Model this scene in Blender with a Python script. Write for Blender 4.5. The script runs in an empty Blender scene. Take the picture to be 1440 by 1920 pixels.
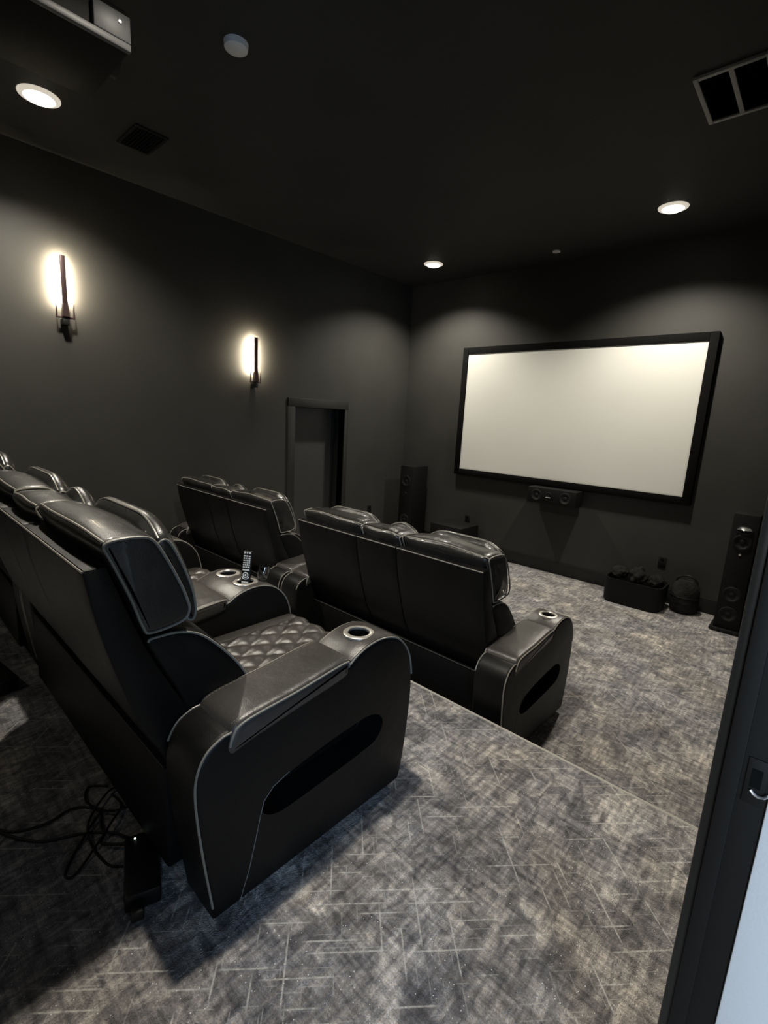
import bpy, bmesh, math, random
from mathutils import Vector, Matrix

C = bpy.context.scene.collection
PI = math.pi
random.seed(4)

# ---------------------------------------------------------------- camera
FZ = 0.0            # lower floor
PZ = 0.33           # raised platform
CZ = 3.56           # ceiling
WY = 5.55           # screen wall
LX = -4.68          # left wall
CAM = Vector((0.0, 0.0, 1.73))
F_PX, YAW, PITCH, ROLL = 900.8, -0.733419, 0.192429, -0.054231
cd = bpy.data.cameras.new('camera')
cam = bpy.data.objects.new('camera', cd)
C.objects.link(cam)
fw = Vector((math.sin(YAW) * math.cos(PITCH), math.cos(YAW) * math.cos(PITCH), -math.sin(PITCH)))
rt = Vector((math.cos(YAW), -math.sin(YAW), 0))
dn = fw.cross(rt)
r2 = rt * math.cos(ROLL) + dn * math.sin(ROLL)
d2 = -rt * math.sin(ROLL) + dn * math.cos(ROLL)
cam.matrix_world = Matrix(((r2.x, -d2.x, -fw.x, CAM.x), (r2.y, -d2.y, -fw.y, CAM.y),
                           (r2.z, -d2.z, -fw.z, CAM.z), (0, 0, 0, 1)))
cd.sensor_fit = 'HORIZONTAL'
cd.sensor_width = 36.0
cd.lens = 36.0 * F_PX / 1440.0
cd.clip_start = 0.02
bpy.context.scene.camera = cam

# ---------------------------------------------------------------- world, exposure
sc = bpy.context.scene
sc.view_settings.view_transform = 'Standard'
sc.view_settings.look = 'None'
sc.view_settings.gamma = 1.0
sc.view_settings.use_curve_mapping = False
sc.view_settings.exposure = 0.0
w = bpy.data.worlds.new('world')
sc.world = w
w.use_nodes = True
w.node_tree.nodes['Background'].inputs[0].default_value = (0.6, 0.75, 1.0, 1)
w.node_tree.nodes['Background'].inputs[1].default_value = 0.15

CAN_W = 260.0       # each recessed lamp
CAN_SPOT = math.radians(134)
SCONCE_E = 1150.0
HALL_W = 28.0
JAMB_FILL_W = 62.0
SCREEN_FILL_W = 190.0
WARM = (1.0, 0.93, 0.80)


# ---------------------------------------------------------------- helpers
def tag(o, label=None, cat=None, group=None, kind=None):
    if label: o['label'] = label
    if cat: o['category'] = cat
    if group: o['group'] = group
    if kind: o['kind'] = kind
    return o


def thing(name, label, cat, loc=(0, 0, 0), rz=0.0, group=None):
    o = bpy.data.objects.new(name, None)
    C.objects.link(o)
    o.location = loc
    o.rotation_euler = (0, 0, rz)
    o.empty_display_size = 0.05
    return tag(o, label, cat, group)


def obj(name, bm, mat, parent=None, smooth=35, loc=None, rot=None):
    me = bpy.data.meshes.new(name)
    bmesh.ops.recalc_face_normals(bm, faces=bm.faces)
    bm.to_mesh(me)
    bm.free()
    if smooth:
        for p in me.polygons:
            p.use_smooth = True
        me.set_sharp_from_angle(angle=math.radians(smooth))
    me.materials.append(mat)
    o = bpy.data.objects.new(name, me)
    C.objects.link(o)
    if parent: o.parent = parent
    if loc: o.location = loc
    if rot: o.rotation_euler = rot
    return o


def struct(name, bm, mat, parent=None, **k):
    o = obj(name, bm, mat, parent, **k)
    if parent is None: o['kind'] = 'structure'
    return o


def copy_tree(o, parent=None):
    c = o.copy()
    C.objects.link(c)
    c.parent = parent
    for ch in list(o.children):
        copy_tree(ch, c)
    return c


def box(bm, x0, x1, y0, y1, z0, z1, bev=0.0, seg=2):
    x0, x1 = sorted((x0, x1)); y0, y1 = sorted((y0, y1)); z0, z1 = sorted((z0, z1))
    vs = [bm.verts.new(p) for p in ((x0, y0, z0), (x1, y0, z0), (x1, y1, z0), (x0, y1, z0),
                                    (x0, y0, z1), (x1, y0, z1), (x1, y1, z1), (x0, y1, z1))]
    fs = [bm.faces.new([vs[i] for i in f]) for f in
          ((0, 3, 2, 1), (4, 5, 6, 7), (0, 1, 5, 4), (1, 2, 6, 5), (2, 3, 7, 6), (3, 0, 4, 7))]
    if bev > 0:
        es = list({e for f in fs for e in f.edges})
        bmesh.ops.bevel(bm, geom=es, offset=bev, segments=seg, profile=0.5, affect='EDGES')
    return bm


def newbox(*a, **k):
    return box(bmesh.new(), *a, **k)


def frame_of(t):
    t = t.normalized()
    a = Vector((0, 0, 1)) if abs(t.z) < 0.9 else Vector((1, 0, 0))
    u = t.cross(a).normalized()
    return u, t.cross(u).normalized()


def tube(bm, pts, r, n=8, closed=False, caps=True):
    pts = [Vector(p) for p in pts]
    m = len(pts)
    rings = []
    pu = None
    for i, p in enumerate(pts):
        if closed: t = pts[(i + 1) % m] - pts[i - 1]
        else: t = pts[min(i + 1, m - 1)] - pts[max(i - 1, 0)]
        if t.length < 1e-9: t = Vector((0, 0, 1))
        t.normalize()
        if pu is None: pu, _ = frame_of(t)
        u = (pu - t * pu.dot(t))
        if u.length < 1e-6: u, _ = frame_of(t)
        u.normalize()
        pu = u
        v = t.cross(u)
        rr = r(i / (m - 1)) if callable(r) else r
        rings.append([bm.verts.new(p + (u * math.cos(a) + v * math.sin(a)) * rr)
                      for a in [2 * PI * k / n for k in range(n)]])
    rng = range(m) if closed else range(m - 1)
    for i in rng:
        A, B = rings[i], rings[(i + 1) % m]
        sh = 0
        if closed and i == m - 1:
            sh = min(range(n), key=lambda s: (A[0].co - B[s].co).length)
        for k in range(n):
            bm.faces.new((A[k], A[(k + 1) % n], B[(k + 1 + sh) % n], B[(k + sh) % n]))
    if not closed and caps:
        bm.faces.new(rings[0][::-1])
        bm.faces.new(rings[-1])
    return bm


def lathe(bm, prof, n=32, M=None):
    """prof: (r, z) pairs; r=0 closes to a pole."""
    M = M or Matrix()
    rings = []
    for r, z in prof:
        if r < 1e-6: rings.append([bm.verts.new(M @ Vector((0, 0, z)))])
        else: rings.append([bm.verts.new(M @ Vector((r * math.cos(2 * PI * k / n), r * math.sin(2 * PI * k / n), z))) for k in range(n)])
    for A, B in zip(rings, rings[1:]):
        for k in range(n):
            q = [A[k % len(A)], A[(k + 1) % len(A)], B[(k + 1) % len(B)], B[k % len(B)]]
            u = []
            for v in q:
                if v not in u: u.append(v)
            if len(u) > 2: bm.faces.new(u)
    return bm


def spline(pts, per=6, closed=True):
    """Catmull-Rom; a point given as (y, z, 1) is a sharp corner."""
    n = len(pts)
    out = []
    rng = range(n) if closed else range(n - 1)
    for i in rng:
        g = lambda j: (pts[j % n] if closed else pts[max(0, min(n - 1, j))])
        p0, p1, p2, p3 = g(i - 1), g(i), g(i + 1), g(i + 2)
        a, b, c, d = [Vector(p[:2]) for p in (p0, p1, p2, p3)]
        if len(p1) > 2 and len(p2) > 2:
            out.append(b)
            continue
        if len(p1) > 2: a = b - (c - b)
        if len(p2) > 2: d = c + (c - b)
        for k in range(per):
            t = k / per
            out.append(0.5 * ((2 * b) + (c - a) * t + (2 * a - 5 * b + 4 * c - d) * t * t + (3 * b - a - 3 * c + d) * t ** 3))
    if not closed: out.append(Vector(pts[-1][:2]))
    return out


def area2(P):
    return sum(P[i].x * P[(i + 1) % len(P)].y - P[(i + 1) % len(P)].x * P[i].y for i in range(len(P))) / 2


def inset(P, d):
    n = len(P)
    s = 1 if area2(P) > 0 else -1
    out = []
    for i in range(n):
        a, b, c = P[i - 1], P[i], P[(i + 1) % n]
        e1 = (b - a); e2 = (c - b)
        if e1.length < 1e-9: e1 = e2
        if e2.length < 1e-9: e2 = e1
        e1 = e1.normalized(); e2 = e2.normalized()
        n1 = Vector((-e1.y, e1.x)) * s; n2 = Vector((-e2.y, e2.x)) * s
        m = n1 + n2
        if m.length < 1e-6: m = n1
        m.normalize()
        out.append(b + m * (d / max(0.5, m.dot(n1))))
    return out


def loft(bm, P, x0, x1, r=0.02, seg=4, puff=0.0, nx=1, cap=0.0, wob=None):
    """closed side profile P (y, z) swept from x0 to x1 with rounded ends of radius r;
    puff swells the middle, cap domes the end faces."""
    if x0 > x1: x0, x1 = x1, x0
    W = x1 - x0
    xs = []
    for k in range(seg + 1):
        a = PI / 2 * k / seg
        xs.append((x0 + r * (1 - math.sin(a)), r * (1 - math.cos(a))))
    xs = [(x0 + r * (1 - math.cos(PI / 2 * k / seg)), r * (1 - math.sin(PI / 2 * k / seg))) for k in range(seg + 1)]
    mid = [(x0 + r + (W - 2 * r) * k / (nx + 1), 0.0) for k in range(1, nx + 1)]
    end = [(x1 - (x - x0), d) for x, d in reversed(xs)]
    rings = []
    for x, d in xs + mid + end:
        t = (x - x0) / W
        pf = puff * (max(0.0, math.sin(PI * t)) ** 0.6)
        Q = inset(P, d - pf)
        ring = []
        for j, q in enumerate(Q):
            dy = dz = 0
            if wob: dy, dz = wob(t, j / len(Q))
            ring.append(bm.verts.new((x, q.x + dy, q.y + dz)))
        rings.append(ring)
    n = len(P)
    for A, B in zip(rings, rings[1:]):
        for k in range(n):
            bm.faces.new((A[k], A[(k + 1) % n], B[(k + 1) % n], B[k]))
    for ring, sgn, xe in ((rings[0], -1, x0), (rings[-1], 1, x1)):
        if cap > 0:
            cen = Vector((0, 0, 0))
            for v in ring: cen += v.co
            cen /= n
            prev = ring
            for s, h in ((0.8, 0.45), (0.5, 0.85)):
                nr = [bm.verts.new(Vector((xe + sgn * cap * h, 0, 0)) + Vector((0, cen.y + (v.co.y - cen.y) * s, cen.z + (v.co.z - cen.z) * s))) for v in ring]
                for k in range(n):
                    f = (prev[k], prev[(k + 1) % n], nr[(k + 1) % n], nr[k])
                    bm.faces.new(f)
                prev = nr
            cv = bm.verts.new((xe + sgn * cap, cen.y, cen.z))
            for k in range(n): bm.faces.new((prev[k], prev[(k + 1) % n], cv))
        else:
            bm.faces.new(ring)
    return bm


def boolean(bmA, cutters):
    def mk(bm):
        bmesh.ops.recalc_face_normals(bm, faces=bm.faces)
        me = bpy.data.meshes.new('tmp'); bm.to_mesh(me); bm.free()
        o = bpy.data.objects.new('tmp', me); C.objects.link(o); return o
    a = mk(bmA)
    cs = [mk(c) for c in cutters]
    for c in cs:
        m = a.modifiers.new('b', 'BOOLEAN'); m.operation = 'DIFFERENCE'; m.object = c; m.solver = 'EXACT'
    dg = bpy.context.evaluated_depsgraph_get()
    dg.update()
    me = bpy.data.meshes.new_from_object(a.evaluated_get(dg))
    bm = bmesh.new(); bm.from_mesh(me)
    for o in [a] + cs:
        m = o.data; bpy.data.objects.remove(o); bpy.data.meshes.remove(m)
    bpy.data.meshes.remove(me)
    return bm


# ---------------------------------------------------------------- materials
def mat(name, col, rough=0.5, metal=0.0, spec=0.5, coat=0.0, bump=None, emit=None, trans=0.0):
    m = bpy.data.materials.new(name)
    m.use_nodes = True
    nt = m.node_tree
    b = nt.nodes['Principled BSDF']
    b.inputs['Base Color'].default_value = (*col, 1)
    b.inputs['Roughness'].default_value = rough
    b.inputs['Metallic'].default_value = metal
    b.inputs['Specular IOR Level'].default_value = spec
    b.inputs['Coat Weight'].default_value = coat
    b.inputs['Transmission Weight'].default_value = trans
    if emit:
        b.inputs['Emission Color'].default_value = (*emit[0], 1)
        b.inputs['Emission Strength'].default_value = emit[1]
    if bump:
        tc = nt.nodes.new('ShaderNodeTexCoord')
        src = None
        for sc_, st, kind in bump:
            if kind == 'v':
                t = nt.nodes.new('ShaderNodeTexVoronoi'); out = t.outputs['Distance']
            else:
                t = nt.nodes.new('ShaderNodeTexNoise'); out = t.outputs['Fac']
                t.inputs['Detail'].default_value = 4
            t.inputs['Scale'].default_value = sc_
            nt.links.new(tc.outputs['Object'], t.inputs['Vector'])
            bp = nt.nodes.new('ShaderNodeBump')
            bp.inputs['Strength'].default_value = 1.0
            bp.inputs['Distance'].default_value = st
            nt.links.new(out, bp.inputs['Height'])
            if src: nt.links.new(src, bp.inputs['Normal'])
            src = bp.outputs['Normal']
        nt.links.new(src, b.inputs['Normal'])
    return m


def vary(m, c1, c2, scale=4.0, lo=0.35, hi=0.65):
    nt = m.node_tree
    b = nt.nodes['Principled BSDF']
    tc = nt.nodes.new('ShaderNodeTexCoord')
    t = nt.nodes.new('ShaderNodeTexNoise'); t.inputs['Scale'].default_value = scale; t.inputs['Detail'].default_value = 5
    cr = nt.nodes.new('ShaderNodeValToRGB')
    cr.color_ramp.elements[0].position = lo; cr.color_ramp.elements[0].color = (*c1, 1)
    cr.color_ramp.elements[1].position = hi; cr.color_ramp.elements[1].color = (*c2, 1)
    nt.links.new(tc.outputs['Object'], t.inputs['Vector'])
    nt.links.new(t.outputs['Fac'], cr.inputs[0])
    nt.links.new(cr.outputs[0], b.inputs['Base Color'])
    return m


M_LEATHER = vary(mat('black leather', (0.006, 0.006, 0.006), 0.46, spec=0.26, coat=0.0, bump=[(420, 0.0003, 'v'), (9, 0.003, 'n')]),
                 (0.0035, 0.0035, 0.0035), (0.006, 0.0059, 0.0057), 6)
M_HEAD = vary(mat('glossy black leather', (0.01, 0.01, 0.01), 0.34, spec=0.6, coat=0.35, bump=[(420, 0.0003, 'v'), (7, 0.006, 'n')]),
              (0.014, 0.014, 0.0132), (0.022, 0.0215, 0.020), 6)
M_WRINKLE = vary(mat('wrinkled black leather', (0.01, 0.01, 0.01), 0.30, spec=0.6, coat=0.3, bump=[(420, 0.0003, 'v'), (11, 0.009, 'n')]),
              (0.014, 0.014, 0.0132), (0.022, 0.0215, 0.020), 6)
M_SEAT = vary(mat('soft black leather', (0.02, 0.018, 0.017), 0.33, spec=0.7, bump=[(420, 0.0003, 'v'), (9, 0.005, 'n')]),
              (0.036, 0.033, 0.030), (0.052, 0.047, 0.043), 6)
M_PANEL = mat('matte black leather', (0.004, 0.004, 0.0042), 0.55, spec=0.2, bump=[(420, 0.0003, 'v')])
M_PIPE = mat('grey piping', (0.24, 0.23, 0.20), 0.3, spec=0.6)
M_SEAM = mat('dark seam cord', (0.05, 0.05, 0.046), 0.4)
M_STITCH = mat('grey thread', (0.22, 0.21, 0.19), 0.6)
M_CHROME = mat('brushed steel', (0.78, 0.75, 0.68), 0.28, metal=0.75)
M_DARK = mat('black plastic', (0.006, 0.006, 0.006), 0.45, spec=0.4)
M_CAVE = mat('black felt', (0.004, 0.004, 0.004), 0.9, spec=0.1)
M_WALL = vary(mat('charcoal paint', (0.04, 0.039, 0.036), 0.55, spec=0.25, bump=[(260, 0.0006, 'n')]),
              (0.036, 0.0355, 0.0325), (0.042, 0.041, 0.038), 2)
M_CEIL = vary(mat('charcoal ceiling paint', (0.03, 0.03, 0.029), 0.7, spec=0.2, bump=[(220, 0.0008, 'n')]),
              (0.034, 0.034, 0.0335), (0.039, 0.039, 0.038), 2)
M_TRIM = mat('charcoal satin trim paint', (0.022, 0.022, 0.021), 0.4, spec=0.4, bump=[(60, 0.0002, 'n')])
M_DOOR = mat('charcoal satin door paint', (0.045, 0.045, 0.044), 0.45, spec=0.4, bump=[(60, 0.0002, 'n')])
M_BASE = mat('dark baseboard paint', (0.013, 0.013, 0.0125), 0.4, spec=0.4, bump=[(60, 0.0002, 'n')])
M_JAMB = mat('dark door frame paint', (0.009, 0.0082, 0.007), 0.6, spec=0.2, bump=[(60, 0.0002, 'n')])
M_SCREEN = vary(mat('matte white screen cloth', (0.8, 0.78, 0.7), 0.9, spec=0.1), (0.54, 0.535, 0.49), (0.555, 0.55, 0.51), 1.5)
M_VELVET = mat('black velvet frame', (0.004, 0.004, 0.004), 0.95, spec=0.1, bump=[(300, 0.0005, 'n')])
M_GREY = mat('grey painted metal', (0.3, 0.3, 0.28), 0.5, bump=[(90, 0.0002, 'n')])
M_PROJ = mat('grey projector shell', (0.12, 0.12, 0.12), 0.45, bump=[(150, 0.0002, 'n')])
M_WHITE = mat('white plastic', (0.8, 0.8, 0.78), 0.5, bump=[(90, 0.0001, 'n')])
M_LENS = mat('glowing lamp lens', (0.9, 0.9, 0.9), 0.4, emit=(WARM, 9.0))
M_TRIMRING = mat('lamp rim with painted glow', (0.75, 0.72, 0.66), 0.5, emit=((1.0, 0.9, 0.74), 0.55))  # emission stands in for lens light spilling onto the rim
M_LED = mat('glowing strip', (0.9, 0.9, 0.9), 0.4, emit=((1.0, 0.86, 0.62), SCONCE_E))
M_LENS_FILL = mat('added fill lamp lens', (0.9, 0.9, 0.9), 0.4, emit=(WARM, 0.9))
M_BRONZE = mat('brown bronze metal', (0.07, 0.045, 0.045), 0.4, metal=0.6, bump=[(80, 0.0005, 'n')])
M_SPK = mat('black ash cabinet', (0.004, 0.004, 0.004), 0.6, spec=0.25, bump=[(50, 0.0004, 'n')])
M_CONE = mat('grey speaker cone', (0.011, 0.011, 0.011), 0.6, spec=0.25, bump=[(200, 0.0002, 'n')])
M_SILV = mat('silver metal', (0.85, 0.85, 0.85), 0.22, metal=0.9)
M_BTN = mat('pale rubber button', (0.65, 0.67, 0.68), 0.5)
M_GLASS = mat('clear glass', (0.95, 0.97, 1.0), 0.02, trans=1.0)
M_CORD = mat('black rubber cord', (0.006, 0.006, 0.006), 0.6)
M_HALL = mat('pale hall paint', (0.66, 0.67, 0.67), 0.5, bump=[(200, 0.0004, 'n')])
M_CLOTH = vary(mat('dark fabric', (0.02, 0.02, 0.019), 0.9, spec=0.2, bump=[(30, 0.01, 'n')]), (0.007, 0.007, 0.007), (0.02, 0.019, 0.017), 9)


def carpet_mat():
    m = bpy.data.materials.new('mottled grey carpet')
    m.use_nodes = True
    nt = m.node_tree
    N = nt.nodes; Lk = nt.links.new
    b = N['Principled BSDF']
    b.inputs['Roughness'].default_value = 0.85
    b.inputs['Specular IOR Level'].default_value = 0.25
    b.inputs['Sheen Weight'].default_value = 0.25
    tc = N.new('ShaderNodeTexCoord')

    def noise(scale, stretch=(1, 1, 1), detail=4, dist=0.0, rot=0.0, off=0.0):
        mp = N.new('ShaderNodeMapping')
        mp.inputs['Scale'].default_value = stretch
        mp.inputs['Rotation'].default_value = (0, 0, rot)
        mp.inputs['Location'].default_value = (off, off, 0)
        Lk(tc.outputs['Object'], mp.inputs['Vector'])
        t = N.new('ShaderNodeTexNoise')
        t.inputs['Scale'].default_value = scale
        t.inputs['Detail'].default_value = detail
        t.inputs['Distortion'].default_value = dist
        Lk(mp.outputs[0], t.inputs['Vector'])
        return t.outputs['Fac']

    def ramp(src, stops):
        r = N.new('ShaderNodeValToRGB')
        e = r.color_ramp.elements
        e[0].position, e[0].color = stops[0][0], (*stops[0][1], 1)
        e[1].position, e[1].color = stops[-1][0], (*stops[-1][1], 1)
        for p, c in stops[1:-1]:
            q = e.new(p); q.color = (*c, 1)
        Lk(src, r.inputs[0])
        return r.outputs[0]

    def mix(kind, fac, a, c):
        x = N.new('ShaderNodeMix'); x.data_type = 'RGBA'; x.blend_type = kind
        if isinstance(fac, float): x.inputs[0].default_value = fac
        else: Lk(fac, x.inputs[0])
        for s, v in ((x.inputs[6], a), (x.inputs[7], c)):
            if isinstance(v, tuple): s.default_value = (*v, 1)
            else: Lk(v, s)
        return x.outputs[2]

    def math_(op, a, c=0.0):
        x = N.new('ShaderNodeMath'); x.operation = op
        for s, v in ((x.inputs[0], a), (x.inputs[1], c)):
            if isinstance(v, float): s.default_value = v
            else: Lk(v, s)
        return x.outputs[0]

    A45 = math.radians(43)
    big = ramp(noise(4.5, detail=7, dist=0.8), [(0.34, (0.15, 0.147, 0.152)), (0.5, (0.25, 0.243, 0.240)), (0.66, (0.42, 0.402, 0.378))])
    med = ramp(noise(17, (1, 0.75, 1), 6, 1.4, A45), [(0.36, (0.42, 0.42, 0.44)), (0.5, (0.95, 0.95, 0.95)), (0.64, (1.5, 1.47, 1.42))])
    col = mix('MULTIPLY', 0.85, big, med)
    tint = ramp(noise(2.2, detail=2, off=5.0), [(0.4, (0.95, 0.97, 1.05)), (0.6, (1.05, 1.0, 0.95))])
    col = mix('MULTIPLY', 0.7, col, tint)
    fx = ramp(noise(70, (1, 0.10, 1), 3, 0.1, A45), [(0.3, (0.5, 0.5, 0.52)), (0.7, (1.5, 1.49, 1.47))])
    fy = ramp(noise(70, (0.10, 1, 1), 3, 0.1, A45, 3.0), [(0.3, (0.5, 0.5, 0.52)), (0.7, (1.5, 1.49, 1.47))])
    col = mix('MULTIPLY', 0.85, col, fx)
    col = mix('MULTIPLY', 0.85, col, fy)
    fine = ramp(noise(230, detail=2), [(0.3, (0.6, 0.6, 0.6)), (0.7, (1.4, 1.4, 1.4))])
    col = mix('MULTIPLY', 0.7, col, fine)

    # thin pale woven lines, running both ways across the diagonal
    def dashes(ang, pitch, length, wd, keep, off):
        mp = N.new('ShaderNodeMapping'); mp.inputs['Rotation'].default_value = (0, 0, ang); mp.inputs['Location'].default_value = (off, off * 1.7, 0)
        Lk(tc.outputs['Object'], mp.inputs['Vector'])
        sx = N.new('ShaderNodeSeparateXYZ'); Lk(mp.outputs[0], sx.inputs[0])
        v = math_('DIVIDE', sx.outputs['Y'], pitch)
        row = math_('FLOOR', v)
        wn1 = N.new('ShaderNodeTexWhiteNoise'); wn1.noise_dimensions = '1D'; Lk(row, wn1.inputs['W'])
        u = math_('ADD', math_('DIVIDE', sx.outputs['X'], length), math_('MULTIPLY', wn1.outputs['Value'], 7.3))
        cu = math_('FLOOR', u)
        cmb = N.new('ShaderNodeCombineXYZ'); Lk(row, cmb.inputs[0]); Lk(cu, cmb.inputs[1])
        wn2 = N.new('ShaderNodeTexWhiteNoise'); wn2.noise_dimensions = '2D'; Lk(cmb.outputs[0], wn2.inputs['Vector'])
        on = math_('LESS_THAN', wn2.outputs['Value'], keep)
        sc3 = N.new('ShaderNodeSeparateXYZ'); Lk(wn2.outputs['Color'], sc3.inputs[0])
        fv = math_('ABSOLUTE', math_('SUBTRACT', math_('FRACT', v), math_('ADD', math_('MULTIPLY', sc3.outputs['Y'], 0.7), 0.15)))
        lv = math_('SUBTRACT', 1.0, math_('DIVIDE', fv, wd / pitch))
        fu = math_('ABSOLUTE', math_('SUBTRACT', math_('FRACT', u), 0.5))
        span = math_('ADD', math_('MULTIPLY', sc3.outputs['Z'], 0.3), 0.15)
        lu = math_('MULTIPLY', math_('SUBTRACT', span, fu), 12.0)
        x = N.new('ShaderNodeClamp'); Lk(lv, x.inputs[0])
        y = N.new('ShaderNodeClamp'); Lk(lu, y.inputs[0])
        return math_('MULTIPLY', math_('MULTIPLY', x.outputs[0], y.outputs[0]), on)

    l1 = dashes(A45, 0.05, 0.27, 0.0034, 0.40, 3.1)
    l2 = dashes(A45 + PI / 2, 0.05, 0.27, 0.0034, 0.40, 8.7)
    l3 = dashes(A45, 0.02, 0.11, 0.0022, 0.30, 1.3)
    l4 = dashes(A45 + PI / 2, 0.02, 0.11, 0.0022, 0.30, 5.3)
    ln = math_('MAXIMUM', math_('MULTIPLY', math_('MAXIMUM', l1, l2), 0.75), math_('MULTIPLY', math_('MAXIMUM', l3, l4), 0.35))
    brk = ramp(noise(55, detail=2, off=2.0), [(0.35, (0.45, 0.45, 0.45)), (0.6, (1, 1, 1))])
    ln = math_('MULTIPLY', ln, brk)
    col = mix('MIX', ln, col, (0.72, 0.71, 0.67))
    # glitter
    vo = N.new('ShaderNodeTexVoronoi'); vo.inputs['Scale'].default_value = 75
    Lk(tc.outputs['Object'], vo.inputs['Vector'])
    dot = math_('LESS_THAN', vo.outputs['Distance'], 0.10)
    wn = math_('GREATER_THAN', noise(9, detail=2, off=20.0), 0.5)
    sp = math_('MULTIPLY', dot, wn)
    col = mix('MIX', sp, col, (0.9, 0.9, 0.9))
    Lk(col, b.inputs['Base Color'])
    bp = N.new('ShaderNodeBump'); bp.inputs['Distance'].default_value = 0.006
    Lk(noise(260, detail=2), bp.inputs['Height'])
    bp2 = N.new('ShaderNodeBump'); bp2.inputs['Distance'].default_value = 0.02
    Lk(noise(14, (1, 0.6, 1), 4, 1.0), bp2.inputs['Height'])
    Lk(bp.outputs[0], bp2.inputs['Normal'])
    Lk(bp2.outputs[0], b.inputs['Normal'])
    return m


M_CARPET = carpet_mat()

# ---------------------------------------------------------------- the room
STEP_Y = 1.93
RX = -0.03          # inner face of the right wall
JY = 0.80           # jamb of the open doorway beside the camera
BY = -2.6
struct('floor', newbox(LX - 0.3, 0.1, STEP_Y - 0.05, WY + 0.1, -0.1, FZ), M_CARPET, smooth=0)
struct('floor', newbox(LX - 0.1, 0.3, BY - 0.1, STEP_Y - 0.012, -0.1, PZ, bev=0.01), M_CARPET, smooth=0)
b = bmesh.new()
tube(b, [(LX, STEP_Y - 0.010, PZ - 0.008), (RX, STEP_Y - 0.010, PZ - 0.006)], 0.008, 10)
struct('trim_1', b, mat('grey carpet binding', (0.42, 0.40, 0.36), 0.7, bump=[(250, 0.002, 'n')]))
struct('ceiling', newbox(LX - 0.1, 0.3, BY - 0.1, WY + 0.1, CZ, CZ + 0.1), M_CEIL, smooth=0)
struct('wall_front', newbox(LX - 0.1, 0.3, WY, WY + 0.1, -0.1, CZ), M_WALL, smooth=0)
struct('wall_back', newbox(LX - 0.1, 0.3, BY - 0.1, BY, 0, CZ), M_WALL, smooth=0)
# left wall round the recessed doorway
DY0, DY1, DZ = 3.53, 4.32, 1.81
b = bmesh.new()
box(b, LX - 0.1, LX, BY, DY0, -0.1, CZ)
box(b, LX - 0.1, LX, DY1, WY, -0.1, CZ)
box(b, LX - 0.1, LX, DY0, DY1, DZ, CZ)
struct('wall_left', b, M_WALL, smooth=0)
# right wall, with the doorway the photograph is taken from
b = bmesh.new()
box(b, RX, RX + 0.13, JY + 0.02, WY, -0.1, CZ)
box(b, RX, RX + 0.13, -3, -0.14, -0.1, CZ)
box(b, RX, RX + 0.13, -0.14, JY + 0.02, PZ + 2.3, CZ)
struct('wall_right', b, M_WALL, smooth=0)
# baseboards
struct('baseboard_front', newbox(LX, RX, WY - 0.016, WY, FZ, 0.15, bev=0.004), M_BASE)
b = bmesh.new()
box(b, LX, LX + 0.016, STEP_Y, DY0 - 0.11, FZ, 0.15, bev=0.004)
box(b, LX, LX + 0.016, DY1 + 0.07, WY - 0.016, FZ, 0.15, bev=0.004)
box(b, LX, LX + 0.016, BY, STEP_Y - 0.03, PZ, PZ + 0.15, bev=0.004)
struct('baseboard_left', b, M_BASE)
struct('baseboard_right', newbox(RX - 0.016, RX, STEP_Y, WY - 0.016, FZ, 0.15, bev=0.004), M_BASE)

# door_1: the recessed side door and its casing
d1 = bpy.data.objects.new('door_1', None); C.objects.link(d1); d1['kind'] = 'structure'
d1.location = (LX, (DY0 + DY1) / 2, 0)
oy = -(DY0 + DY1) / 2
H0, H1 = oy + DY0, oy + DY1
for a, c in ((H0 - 0.10, H0), (H1, H1 + 0.06)):
    obj('casing', newbox(-0.004, 0.018, a, c, 0, DZ + 0.10 if a < 0 else DZ + 0.10, bev=0.003), M_TRIM, d1)
obj('casing', newbox(-0.004, 0.020, H0 - 0.10, H1 + 0.06, DZ, DZ + 0.10, bev=0.003), M_TRIM, d1)
b = bmesh.new()
box(b, -0.34, 0.0, H0 - 0.02, H0, 0, DZ + 0.02)
box(b, -0.34, 0.0, H1, H1 + 0.02, 0, DZ + 0.02)
box(b, -0.34, 0.0, H0, H1, DZ, DZ + 0.02)
obj('reveal', b, M_TRIM, d1, smooth=0)
b = newbox(-0.24, -0.20, H0, H1, 0.01, DZ)
obj('door_leaf', b, M_DOOR, d1, smooth=0)
b = bmesh.new()
for a, c in ((H0 + 0.02, H0 + 0.035), (H1 - 0.035, H1 - 0.02)):
    box(b, -0.2, -0.185, a, c, 0, DZ)
obj('door_stop', b, M_TRIM, d1, smooth=0)
b = bmesh.new()
lathe(b, [(0, 0), (0.026, 0), (0.026, 0.006), (0.011, 0.01), (0.011, 0.03), (0.024, 0.04), (0.027, 0.052), (0.018, 0.064), (0, 0.066)], 20)
obj('door_knob', b, M_BRONZE, d1, loc=(-0.2, H0 + 0.09, 0.93), rot=(0, PI / 2, 0))

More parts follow.
